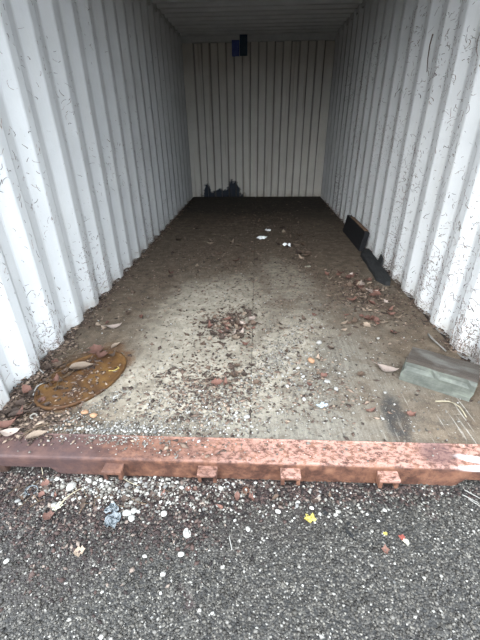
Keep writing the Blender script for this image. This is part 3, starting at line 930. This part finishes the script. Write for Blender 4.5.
def leaf_mesh(name, ln, wd, curl, fold, lobes=0, twist=0.0, seed=0, stalk=True):
    bm = bmesh.new(); N = 7; rows = []
    for i in range(N + 1):
        t = i / N
        w = wd * 0.5 * (math.sin(math.pi * min(1, t ** 0.75)) + 0.02)
        if lobes: w *= 1 + 0.42 * math.sin(t * math.pi * 2 * lobes + 0.6) * (0.3 + 0.7 * math.sin(math.pi * t))
        x = (t - 0.5) * ln
        row = []
        for s in (-1, -0.5, 0, 0.5, 1):
            yy = s * w * (1 + 0.12 * noise.noise(Vector((t * 5, s * 2, seed))))
            z = abs(s) ** 1.3 * w * fold + curl * ln * (t - 0.45) ** 2 * 2 + twist * s * w * (t - 0.5)
            z += 0.05 * ln * noise.noise(Vector((t * 4, s * 1.7, seed + 5)))
            row.append(bm.verts.new((x, yy, z)))
        rows.append(row)
    for a, b in zip(rows, rows[1:]):
        for j in range(4): bm.faces.new((a[j], b[j], b[j + 1], a[j + 1]))
    if stalk:
        p = rows[0][2].co
        tube(bm, [(p.x + 0.01 * ln, p.y, p.z), (p.x - 0.16 * ln, p.y + 0.03 * ln, p.z + 0.03 * ln), (p.x - 0.30 * ln, p.y + 0.10 * ln, p.z + 0.02 * ln)], ln * 0.014, ln * 0.01, 3)
    zmin = min(v.co.z for v in bm.verts)
    for v in bm.verts: v.co.z -= zmin
    me = bpy.data.meshes.new(name); bm.to_mesh(me); bm.free()
    me.polygons.foreach_set('use_smooth', [True] * len(me.polygons))
    return me


LEAF_SHAPES = [leaf_mesh('dead_leaf', 1.0, 0.55, 0.5, 0.35, 0, 0.5, 1), leaf_mesh('dead_leaf', 1.0, 0.42, 0.9, 0.8, 0, 0.9, 2),
               leaf_mesh('dead_leaf', 1.0, 0.85, 0.35, 0.30, 3, 0.4, 3), leaf_mesh('dead_leaf', 1.0, 0.75, 0.7, 0.5, 2, -0.9, 4),
               leaf_mesh('dead_leaf', 1.0, 0.40, 0.3, 1.3, 0, 0.3, 5, False), leaf_mesh('dead_leaf', 1.0, 0.62, 1.1, 0.4, 0, -1.2, 6)]
_lm = {}


def leaf(x, y, z, size, shape, col, rz, tilt=(0, 0)):
    key = (shape, col)
    if key not in _lm:
        me = LEAF_SHAPES[shape].copy(); me.materials.clear(); me.materials.append(MT['leaf ' + col]); _lm[key] = me
    o = bpy.data.objects.new('dead_leaf', _lm[key]); C.objects.link(o)
    o.location = (x, y, z); o.scale = (size,) * 3; o.rotation_euler = (tilt[0], tilt[1], rz)
    return o


def part_of(dx, dy, sx, sy):
    """which side of its cluster a piece lies on, as seen from the door"""
    a = 'near' if dy < 0 else 'far'
    return ', %s %s side' % (a, 'left' if dx < 0 else 'right')


def ok_floor(x, y):
    return -1.13 < x < 1.13 and 0.085 < y < 5.6


def leaf_cluster(c, sx, sy, n, cols, where, z=0.0, size=(0.03, 0.06), ang=0.0, ground=False, keep=None):
    i = 0
    while i < n:
        dx, dy = rnd.gauss(0, sx), rnd.gauss(0, sy)
        x = c[0] + dx * math.cos(ang) - dy * math.sin(ang); y = c[1] + dx * math.sin(ang) + dy * math.cos(ang)
        if ground:
            if not (-1.1 < x < 1.1 and -0.7 < y < SILL0 - 0.045): continue
        elif not ok_floor(x, y): continue
        if keep and not keep(x, y): continue
        col = rnd.choice(cols); s = rnd.uniform(*size) * (1.25 if not ground else 1.1)
        o = leaf(x, y, z + rnd.uniform(0, 0.004), s, rnd.randrange(len(LEAF_SHAPES)), col, rnd.uniform(0, 6.28), (rnd.gauss(0, .18), rnd.gauss(0, .18)))
        w_ = where + part_of(dx, dy, sx, sy)
        tag(o, '%s dead leaf %s' % (col, w_), 'leaf', '%s dead leaves %s' % (col, w_))
        i += 1


RB, BR, DK, TN, PP = 'red-brown', 'brown', 'dark brown', 'tan', 'pale pinkish'
nodisc = lambda x, y: math.hypot((x + 0.885) / 0.24, (y - 0.445) / 0.30) > 1.0
leaf_cluster(at(232, 326), 0.080, 0.105, 58, [RB, RB, BR, DK, DK, PP, TN], 'in the mid-floor leaf heap', 0.003, (0.025, 0.055), -0.3)
leaf_cluster(at(228, 372), 0.13, 0.09, 20, [RB, BR, DK, BR, TN], 'scattered between mid-floor heap and sill', 0.001, (0.022, 0.045), keep=lambda x, y: y < 0.72)
leaf_cluster(at(360, 290), 0.10, 0.17, 36, [RB, RB, TN, BR, PP], 'in the leaf pile before the rotten plank', 0.003, (0.03, 0.065), 0.2, keep=lambda x, y: x < 1.0 and y > 1.3)
leaf_cluster(at(372, 321), 0.13, 0.10, 22, [TN, BR, RB], 'by the right wall behind the timber block', 0.002, (0.025, 0.055), keep=lambda x, y: y < 1.28 and y > 0.85 and x < 1.08)
leaf_cluster(at(315, 350), 0.13, 0.22, 22, [RB, BR, TN, DK], 'strewn right of the mid-floor heap', 0.001, (0.022, 0.045), keep=lambda x, y: x > 0.12 and y < 1.2 and x < 0.7)
leaf_cluster(at(290, 240), 0.10, 0.50, 14, [DK, BR, DK, TN], 'on the dark rear floor, right half', 0.001, (0.035, 0.08), keep=lambda x, y: y > 1.9 and x > 0.13)
leaf_cluster(at(222, 245), 0.40, 0.60, 22, [DK, BR, DK, TN, RB], 'on the dark rear floor, left half', 0.001, (0.03, 0.07), keep=lambda x, y: y > 1.9 and x < 0.1)
leaf_cluster((-1.06, 0.32), 0.04, 0.16, 20, [DK, DK, BR, RB], 'heaped between left wall and rusty disc', 0.012, (0.03, 0.06), keep=lambda x, y: x > -1.12)
leaf_cluster((-0.99, 0.40), 0.05, 0.08, 12, [DK, BR, DK], 'lying on the left of the rusty disc', 0.017, (0.022, 0.04), keep=lambda x, y: not nodisc(x, y) and x < -0.92)
leaf_cluster((-0.90, 1.25), 0.13, 0.30, 14, [BR, RB, DK, TN], 'on the floor beyond the rusty disc', 0.001, (0.03, 0.06), keep=lambda x, y: y > 0.8)
leaf_cluster((-0.60, -0.13), 0.30, 0.04, 26, [RB, DK, BR, DK], 'in the mulch below the left sill', G + 0.003, (0.018, 0.035), ground=True, keep=lambda x, y: x < -0.3)
leaf_cluster((0.0, -0.13), 0.20, 0.03, 14, [DK, DK, BR, RB], 'in the mulch below the middle sill', G + 0.003, (0.018, 0.035), ground=True, keep=lambda x, y: x > -0.28)


def one_leaf(u, v, size, shape, col, rz, label, z=0.0, h=0.002, tilt=(0, 0)):
    p = at(u, v, z); o = leaf(p.x, p.y, z + h, size, shape, col, rz, tilt)
    return tag(o, label, 'leaf')


one_leaf(82, 370, 0.13, 4, TN, 0.3, 'long pale curled leaf lying across the rusty disc', 0.015, 0.003)
one_leaf(97, 352, 0.10, 2, RB, 2.2, 'big red-brown lobed leaf at the far edge of the rusty disc', 0.015, 0.008)
one_leaf(104, 357, 0.075, 3, RB, 0.4, 'smaller red-brown leaf overlapping the lobed one on the rusty disc', 0.015, 0.006)
one_leaf(113, 356, 0.05, 5, DK, 1.0, 'dark crumpled leaf at the right rim of the rusty disc', 0.018, 0.003)
one_leaf(116, 347, 0.07, 4, TN, 1.1, 'tan rolled leaf just past the far rim of the rusty disc')
one_leaf(115, 328, 0.10, 0, PP, 0.3, 'pale pinkish leaf alone on the soil past the rusty disc')
one_leaf(387, 371, 0.11, 0, PP, -0.5, 'large pale leaf lying to the left of the green timber block')
one_leaf(60, 343, 0.05, 4, TN, 1.6, 'tan leaf at the left wall behind the rusty disc', 0.0, 0.003)
one_leaf(8, 428, 0.11, 1, RB, 0.2, 'red-brown leaf at the left end of the door sill', 0.012, 0.004)
one_leaf(20, 418, 0.09, 4, DK, 0.5, 'thick dark rolled leaf above the left end of the sill', 0.0, 0.010)
one_leaf(12, 434, 0.085, 0, PP, 0.15, 'greyish pink leaf lying on the left end of the sill', 0.004, 0.003)
one_leaf(38, 438, 0.09, 4, TN, 0.5, 'tan rolled leaf on the sill right of the pale shell ring', 0.004, 0.003)
one_leaf(243, 327, 0.055, 0, PP, -0.8, 'palest leaf on top of the middle leaf heap', 0, 0.022)
one_leaf(246, 346, 0.05, 5, RB, 0.2, 'orange-brown leaf at the near right of the middle leaf heap', 0, 0.01)
one_leaf(217, 384, 0.065, 2, RB, 0.2, 'red-brown lobed leaf in front of the middle leaf heap', 0, 0.004)
one_leaf(370, 412, 0.05, 1, RB, 0.3, 'red-brown leaf beside the black oily mark at the right front', 0.0, 0.001)
one_leaf(411, 415, 0.045, 3, RB, 0.1, 'small red leaf right of the black oily mark', 0.0, 0.001)
one_leaf(470, 391, 0.045, 5, RB, 0.8, 'small orange leaf at the near corner of the timber block', 0.0, 0.001)
one_leaf(344, 331, 0.05, 0, TN, 0.5, 'tan leaf alone left of the leaves by the right wall')
one_leaf(50, 517, 0.045, 3, RB, 0.4, 'round dark red leaf on the asphalt below the yellow stalk', G, 0.002)
one_leaf(385, 551, 0.03, 3, RB, 1.4, 'small faded red leaf on the asphalt right of the black scrap', G, 0.002)
one_leaf(80, 552, 0.04, 2, TN, 0.4, 'flat greyish leaf stuck to the asphalt at the left', G, 0.001)

# ------------------------------------------------------------------ pebbles (each one its own object)


def pebble_mesh(seed, sub=2):
    bm = bmesh.new(); bmesh.ops.create_icosphere(bm, subdivisions=sub, radius=1)
    R_ = random.Random(seed); sx, sy, sz = R_.uniform(0.9, 1.25), R_.uniform(0.7, 0.95), R_.uniform(0.45, 0.7)
    for v in bm.verts:
        k = 1 + 0.30 * noise.noise(v.co * 1.2 + Vector((seed * 3.1, 0, 0)))
        v.co = Vector((v.co.x * sx, v.co.y * sy, v.co.z * sz)) * k
    zmin = min(v.co.z for v in bm.verts)
    for v in bm.verts: v.co.z -= zmin
    me = bpy.data.meshes.new('pebble'); bm.to_mesh(me); bm.free()
    me.polygons.foreach_set('use_smooth', [True] * len(me.polygons))
    return me


PEB = [pebble_mesh(i) for i in range(6)]
_pm = {}


def pebble(x, y, z, r, mat='pebble'):
    key = (rnd.randrange(6), mat)
    if key not in _pm:
        me = PEB[key[0]].copy(); me.materials.clear(); me.materials.append(MT[mat]); _pm[key] = me
    o = bpy.data.objects.new('pebble', _pm[key]); C.objects.link(o)
    o.location = (x, y, z); o.scale = (r,) * 3; o.rotation_euler = (0, 0, rnd.uniform(0, 6.28))
    return o


placed = []


def pebble_cluster(c, sx, sy, n, where, z=0.0, size=(0.004, 0.009), ang=0.0, ground=False, keep=None, mats=('pebble', 'pebble', 'pebble grey')):
    i = tries = 0
    while i < n and tries < 8000:
        tries += 1
        dx, dy = rnd.gauss(0, sx), rnd.gauss(0, sy)
        x = c[0] + dx * math.cos(ang) - dy * math.sin(ang); y = c[1] + dx * math.sin(ang) + dy * math.cos(ang)
        if ground:
            if not (-1.15 < x < 1.1 and -0.7 < y < SILL0 - 0.016): continue
        elif not ok_floor(x, y): continue
        if keep and not keep(x, y): continue
        r = rnd.uniform(*size) * (0.75 + 0.5 * rnd.random() ** 3)
        if any((x - a) ** 2 + (y - b) ** 2 < (r + q) ** 2 * 1.2 for a, b, q in placed): continue
        placed.append((x, y, r))
        mt = rnd.choice(mats); o = pebble(x, y, z, r, mt); cn = {'pebble': 'white', 'pebble grey': 'grey'}[mt]
        w_ = where + part_of(dx, dy, sx, sy); big = r > 0.5 * (size[0] + size[1]) * 0.9
        sz = 'larger' if big else 'small'
        tag(o, '%s %s pebble %s' % (sz, cn, w_), 'pebble', '%s %s pebbles %s' % (sz, cn, w_))
        i += 1


for u, v, r, lab in ((206, 357, 0, 0),): pass
pebble_cluster(at(108, 440), 0.11, 0.022, 58, 'in gravel behind the left sill', 0.002, (0.005, 0.010), keep=lambda x, y: x < -0.35 and y < 0.2)
pebble_cluster(at(218, 412), 0.12, 0.07, 34, 'in grit behind the middle sill', 0.001, (0.004, 0.008), keep=lambda x, y: -0.34 < x < 0.05 and y < 0.4)
pebble_cluster(at(300, 372), 0.10, 0.13, 26, 'on the floor right of the leaf heap', 0.001, (0.005, 0.011), keep=lambda x, y: x > 0.08 and y < 0.95)
pebble_cluster((-0.755, 0.23), 0.012, 0.085, 20, 'in the line beside the rusty disc', 0.001, (0.004, 0.007), ang=-0.75, keep=lambda x, y: nodisc(x, y) and x < -0.6)
pebble_cluster(at(112, 484, G), 0.13, 0.045, 66, 'on the ground below the left sill', G + 0.002, (0.005, 0.011), ground=True, keep=lambda x, y: x < -0.25)
pebble_cluster(at(250, 500, G), 0.30, 0.07, 30, 'on the ground below the middle sill', G + 0.001, (0.004, 0.008), ground=True, keep=lambda x, y: x > -0.24 and y > -0.26)
pebble_cluster((0, -0.42), 0.45, 0.12, 40, 'in the bare asphalt far from the sill', G, (0.0028, 0.0052), ground=True, keep=lambda x, y: y < -0.27)


def one_pebble(u, v, r, label, z=0.0, mat='pebble'):
    p = at(u, v, z); o = pebble(p.x, p.y, z, r, mat); placed.append((p.x, p.y, r)); return tag(o, label, 'pebble')


one_pebble(85, 413, 0.015, 'round pale peach pebble at the near edge of the rusty disc', 0, 'pebble peach')
one_pebble(94, 417, 0.018, 'larger orange pebble at the near edge of the rusty disc', 0, 'pebble peach')
one_pebble(247, 418, 0.013, 'big white pebble on the plywood seam behind the sill')
one_pebble(327, 382, 0.013, 'big white pebble left of the pale blue wrapper')
one_pebble(336, 390, 0.013, 'angular white pebble above the pale blue wrapper')
one_pebble(304, 400, 0.010, 'white pebble in the litter left of the pale blue wrapper')
one_pebble(378, 339, 0.010, 'white pebble alone left of the right wall leaves')
one_pebble(385, 393, 0.009, 'small white pebble beside the timber block')
one_pebble(319, 344, 0.020, 'large pale stone in the middle right of the floor', 0, 'pebble')
one_pebble(311, 362, 0.020, 'large tan stone right of the middle leaf heap', 0, 'pebble peach')
one_pebble(72, 488, 0.019, 'large white stone beside the yellow stalk in front of the sill', G)
one_pebble(127, 514, 0.014, 'tall oval white pebble right of the clear plastic scrap', G)
one_pebble(134, 512, 0.013, 'round white pebble right of the tall oval pebble', G)
one_pebble(132, 519, 0.013, 'lower white pebble under the oval pair beside the plastic scrap', G)
one_pebble(164, 515, 0.013, 'kidney shaped white pebble on the asphalt left of middle', G)
one_pebble(278, 512, 0.009, 'white pebble on the asphalt left of the yellow leaf', G)
one_pebble(145, 557, 0.009, 'white pebble alone on the asphalt at left', G)
one_pebble(163, 575, 0.010, 'white pebble farther down the asphalt at left', G)
one_pebble(7, 562, 0.010, 'white pebble at the left edge of the asphalt', G)
one_pebble(181, 555, 0.010, 'white pebble below the dark leaf crumbs on the asphalt', G)

# ------------------------------------------------------------------ twigs, stalks and small rubbish


def twig(u0, v0, u1, v1, r, mat, label, z=0.0, bow=0.0, lift=0.0, name='twig', group=None):
    a, b = at(u0, v0, z), at(u1, v1, z); P = []
    side = Vector((-(b - a).y, (b - a).x, 0))
    for i in range(7):
        t = i / 6; P.append(a.lerp(b, t) + side * bow * math.sin(math.pi * t) + Vector((0, 0, r + lift * math.sin(math.pi * t) + 0.002 * noise.noise(Vector((u0, t * 4, v0))))))
    o = P[0].copy(); bm = bmesh.new(); tube(bm, [p - o for p in P], r, r * 0.65, 6)
    ob = bm_obj(name, bm, MT[mat], smooth=True); ob.location = o
    return tag(ob, label, 'twig', group)


twig(33, 398, 48, 383, 0.004, 'grey stick', 'bleached stick between the left wall and the rusty disc', 0.006, 0.1, 0.02)
twig(44, 374, 46, 357, 0.004, 'grey stick', 'short upright bleached stick at the left wall', 0.006, 0.2, 0.02)
twig(46, 384, 62, 370, 0.003, 'twig', 'thin brown twig across the left rim of the rusty disc', 0.02, 0.1, 0.01)
twig(64, 378, 78, 364, 0.003, 'twig', 'crooked brown twig on top of the rusty disc', 0.02, -0.2, 0.01)
twig(56, 390, 74, 372, 0.0025, 'twig', 'thinnest twig on the rusty disc beside the pale curled leaf', 0.02, 0.15, 0.012)
twig(24, 436, 52, 424, 0.004, 'twig', 'brown twig lying over the left end of the sill', 0.006, 0.1, 0.004)
twig(435, 402, 466, 418, 0.0045, 'straw', 'bent pale straw in front of the timber block', 0.0, 0.28, 0.012, 'straw')
twig(428, 335, 446, 352, 0.006, 'grey stick', 'pale stick wedged behind the timber block at the right wall', 0.0, -0.08, 0.01)
twig(57, 509, 84, 488, 0.0030, 'straw', 'long yellow grass stalk on the ground left of the first keeper', G + 0.004, 0.03, 0.012, 'grass_stalk')
twig(120, 476, 141, 487, 0.0018, 'straw', 'fine straw hanging from under the first keeper', G + 0.004, -0.1, 0.012, 'straw')
twig(35, 462, 43, 475, 0.002, 'straw', 'short pale straw under the notch at the left of the sill', G + 0.01, 0.1, 0.01, 'straw')
twig(20, 497, 34, 484, 0.0025, 'grey stick', 'pale splinter on the mulch at the far left', G + 0.004)
twig(232, 550, 229, 536, 0.0022, 'grey stick', 'single short pale stick on the asphalt near the middle', G + 0.002)
for k, (a, b, c, d, w) in enumerate(((464, 490, 480, 499, 'upper'), (462, 495, 478, 503, 'middle'), (468, 499, 482, 508, 'lower'))):
    twig(a, b, c, d, 0.0022, 'grey stick', '%s of the three pale splinters on the asphalt at the right edge' % w, G + 0.002)
for k in range(26):
    x, y = rnd.uniform(-1.05, -0.35), rnd.uniform(-0.20, -0.085)
    bm = bmesh.new(); ln = rnd.uniform(0.03, 0.07)
    tube(bm, [(-ln / 2, 0, 0.002), (0, rnd.uniform(-.006, .006), 0.004), (ln / 2, 0, 0.002)], 0.0016, 0.001, 5)
    o = bm_obj('twig', bm, MT['twig']); o.location = (x, y, G + 0.003); o.rotation_euler = (0, 0, rnd.uniform(0, 3.14))
    tag(o, 'fine brown twig in the mulch in front of the left of the sill', 'twig', 'fine twigs in the mulch')
for k in range(26):
    y = 0.14 + 0.6 * rnd.random(); x = rnd.uniform(-1.12, -1.0)
    bm = bmesh.new(); ln = rnd.uniform(0.04, 0.09)
    tube(bm, [(-ln / 2, 0, 0.003), (0, rnd.uniform(-.01, .01), 0.012), (ln / 2, 0, 0.004)], 0.002, 0.0012, 5)
    o = bm_obj('twig', bm, MT['twig']); o.location = (x, y, 0.006); o.rotation_euler = (rnd.gauss(0, .1), rnd.gauss(0, .2), rnd.uniform(0, 3.14))
    tag(o, 'brown twig in the litter at the foot of the left wall', 'twig', 'twigs at the foot of the left wall')


def crumple(u, v, z, rx, ry, h, mat, name, label, cat, rz=0.0, seed=0, star=0.35, jag=5):
    """small crumpled scrap: an irregular sheet with thickness"""
    bm = bmesh.new(); N, K = 14, 4; rings = [[bm.verts.new((0, 0, h * 0.7))]]
    for k in range(1, K + 1):
        row = []
        for i in range(N):
            a = 2 * math.pi * i / N
            rr = (k / K) * (1 + star * math.sin(jag * a + seed) * 0.6 + star * noise.noise(Vector((math.cos(a) * 2, math.sin(a) * 2, seed))))
            row.append(bm.verts.new((rx * rr * math.cos(a), ry * rr * math.sin(a), h * (0.5 + 0.9 * noise.noise(Vector((rr * 2.2 * math.cos(a), rr * 2.2 * math.sin(a), seed + 3)))))))
        rings.append(row)
    for i in range(N): bm.faces.new((rings[0][0], rings[1][i], rings[1][(i + 1) % N]))
    for a_, b_ in zip(rings[1:], rings[2:]):
        for i in range(N): bm.faces.new((a_[i], b_[i], b_[(i + 1) % N], a_[(i + 1) % N]))
    zmin = min(q.co.z for q in bm.verts)
    for q in bm.verts: q.co.z -= zmin - 0.001
    o = bm_obj(name, bm, MT[mat]); solid(o, 0.0008, 1)
    p = at(u, v, z); o.location = (p.x, p.y, z); o.rotation_euler = (0, 0, rz)
    return tag(o, label, cat)


crumple(262, 239, 0, 0.055, 0.040, 0.045, 'paper', 'paper_scrap', 'crumpled white paper scrap far back in the middle of the floor', 'paper', 0.5, 2, 0.55, 3)
crumple(287, 247, 0, 0.045, 0.032, 0.04, 'paper', 'paper_scrap', 'smaller white paper scrap right of the crumpled one at the back', 'paper', 0.1, 5, 0.4, 3)
crumple(268, 231, 0, 0.03, 0.05, 0.02, 'paper', 'paper_scrap', 'narrow grey paper shred behind the crumpled paper', 'paper', 0.3, 8, 0.4, 2)
crumple(322, 406, 0, 0.024, 0.014, 0.012, 'paper blue', 'wrapper', 'pale blue crumpled wrapper in the litter behind the sill', 'wrapper', 0.4, 3, 0.5, 4)
crumple(310, 519, G, 0.020, 0.017, 0.010, 'yellow leaf', 'yellow_leaf', 'bright yellow lobed leaf on the asphalt', 'leaf', 0.2, 4, 0.4, 5)
crumple(350, 535, G, 0.007, 0.026, 0.004, 'black scrap', 'black_scrap', 'long black sliver on the asphalt right of the yellow leaf', 'scrap', 0.62, 6, 0.15, 2)
crumple(348, 524, G, 0.008, 0.007, 0.004, 'black scrap', 'black_scrap', 'small round black speck just above the black sliver', 'scrap', 0.62, 9, 0.15, 2)
crumple(325, 513, G, 0.012, 0.008, 0.004, 'black scrap', 'black_scrap', 'black speck right beside the yellow leaf', 'scrap', 0.2, 19, 0.15, 2)
crumple(402, 538, G, 0.010, 0.010, 0.005, 'red leaf', 'red_leaf', 'tiny red leaf on the asphalt at right beside a cream scrap', 'leaf', 0.4, 1, 0.3, 3)
crumple(406, 542, G, 0.009, 0.011, 0.004, 'cream', 'cream_scrap', 'tiny cream scrap on the asphalt at right below a red leaf', 'scrap', 0.7, 2, 0.3, 3)
crumple(385, 534, G, 0.008, 0.005, 0.004, 'yellow leaf', 'yellow_leaf', 'tiny dull yellow leaf bit left of the cream scrap', 'leaf', 0.1, 12, 0.2, 3)
crumple(112, 510, G, 0.026, 0.018, 0.016, 'plastic', 'plastic_scrap', 'upper cloudy plastic scrap in the mulch in front of the sill', 'plastic scrap', 0.2, 3, 0.25, 3)
crumple(113, 521, G, 0.028, 0.032, 0.022, 'plastic', 'plastic_scrap', 'lower round cloudy plastic scrap in the mulch in front of the sill', 'plastic scrap', 0.3, 7, 0.15, 2)
crumple(187, 534, G, 0.015, 0.017, 0.006, 'grey stick', 'grey_scrap', 'pale grey flake in the dark crumbs on the asphalt', 'scrap', 0.3, 17, 0.15, 2)
crumple(58, 507, G, 0.020, 0.016, 0.014, 'cream', 'seed_head', 'pale seed head at the foot of the yellow stalk', 'seed head', 0.3, 27, 0.3, 6)
crumple(308, 267, 0, 0.03, 0.02, 0.01, 'cream', 'cream_scrap', 'pale cream scrap on the floor toward the rear right', 'scrap', 0.3, 31, 0.2, 3)


def ring(u, v, z, R_, r, mat, name, label, cat, tilt=(0.2, 0.1), squash=1.0):
    bm = bmesh.new(); N, K = 20, 8; V = []
    for i in range(N):
        a = 2 * math.pi * i / N; row = []
        for j in range(K):
            b = 2 * math.pi * j / K
            row.append(bm.verts.new(((R_ + r * math.cos(b)) * math.cos(a), (R_ + r * math.cos(b)) * math.sin(a) * squash, r * math.sin(b))))
        V.append(row)
    for i in range(N):
        for j in range(K):
            bm.faces.new((V[i][j], V[(i + 1) % N][j], V[(i + 1) % N][(j + 1) % K], V[i][(j + 1) % K]))
    o = bm_obj(name, bm, MT[mat], smooth=True); p = at(u, v, z)
    o.location = (p.x, p.y, z + r + R_ * 0.12); o.rotation_euler = (tilt[0], tilt[1], 0.3)
    return tag(o, label, cat)


ring(34, 417, 0.004, 0.013, 0.004, 'shell', 'shell_ring', 'pale ring-shaped shell bit on the floor above the left of the sill', 'ring')
ring(246, 491, G, 0.011, 0.004, 'rust ring', 'rusty_nut', 'small rusty ring nut in the mulch in front of the middle of the sill', 'ring')
ring(32, 491, G, 0.022, 0.003, 'plastic', 'plastic_ring', 'cloudy plastic ring on the mulch at the far left', 'ring', squash=0.8)
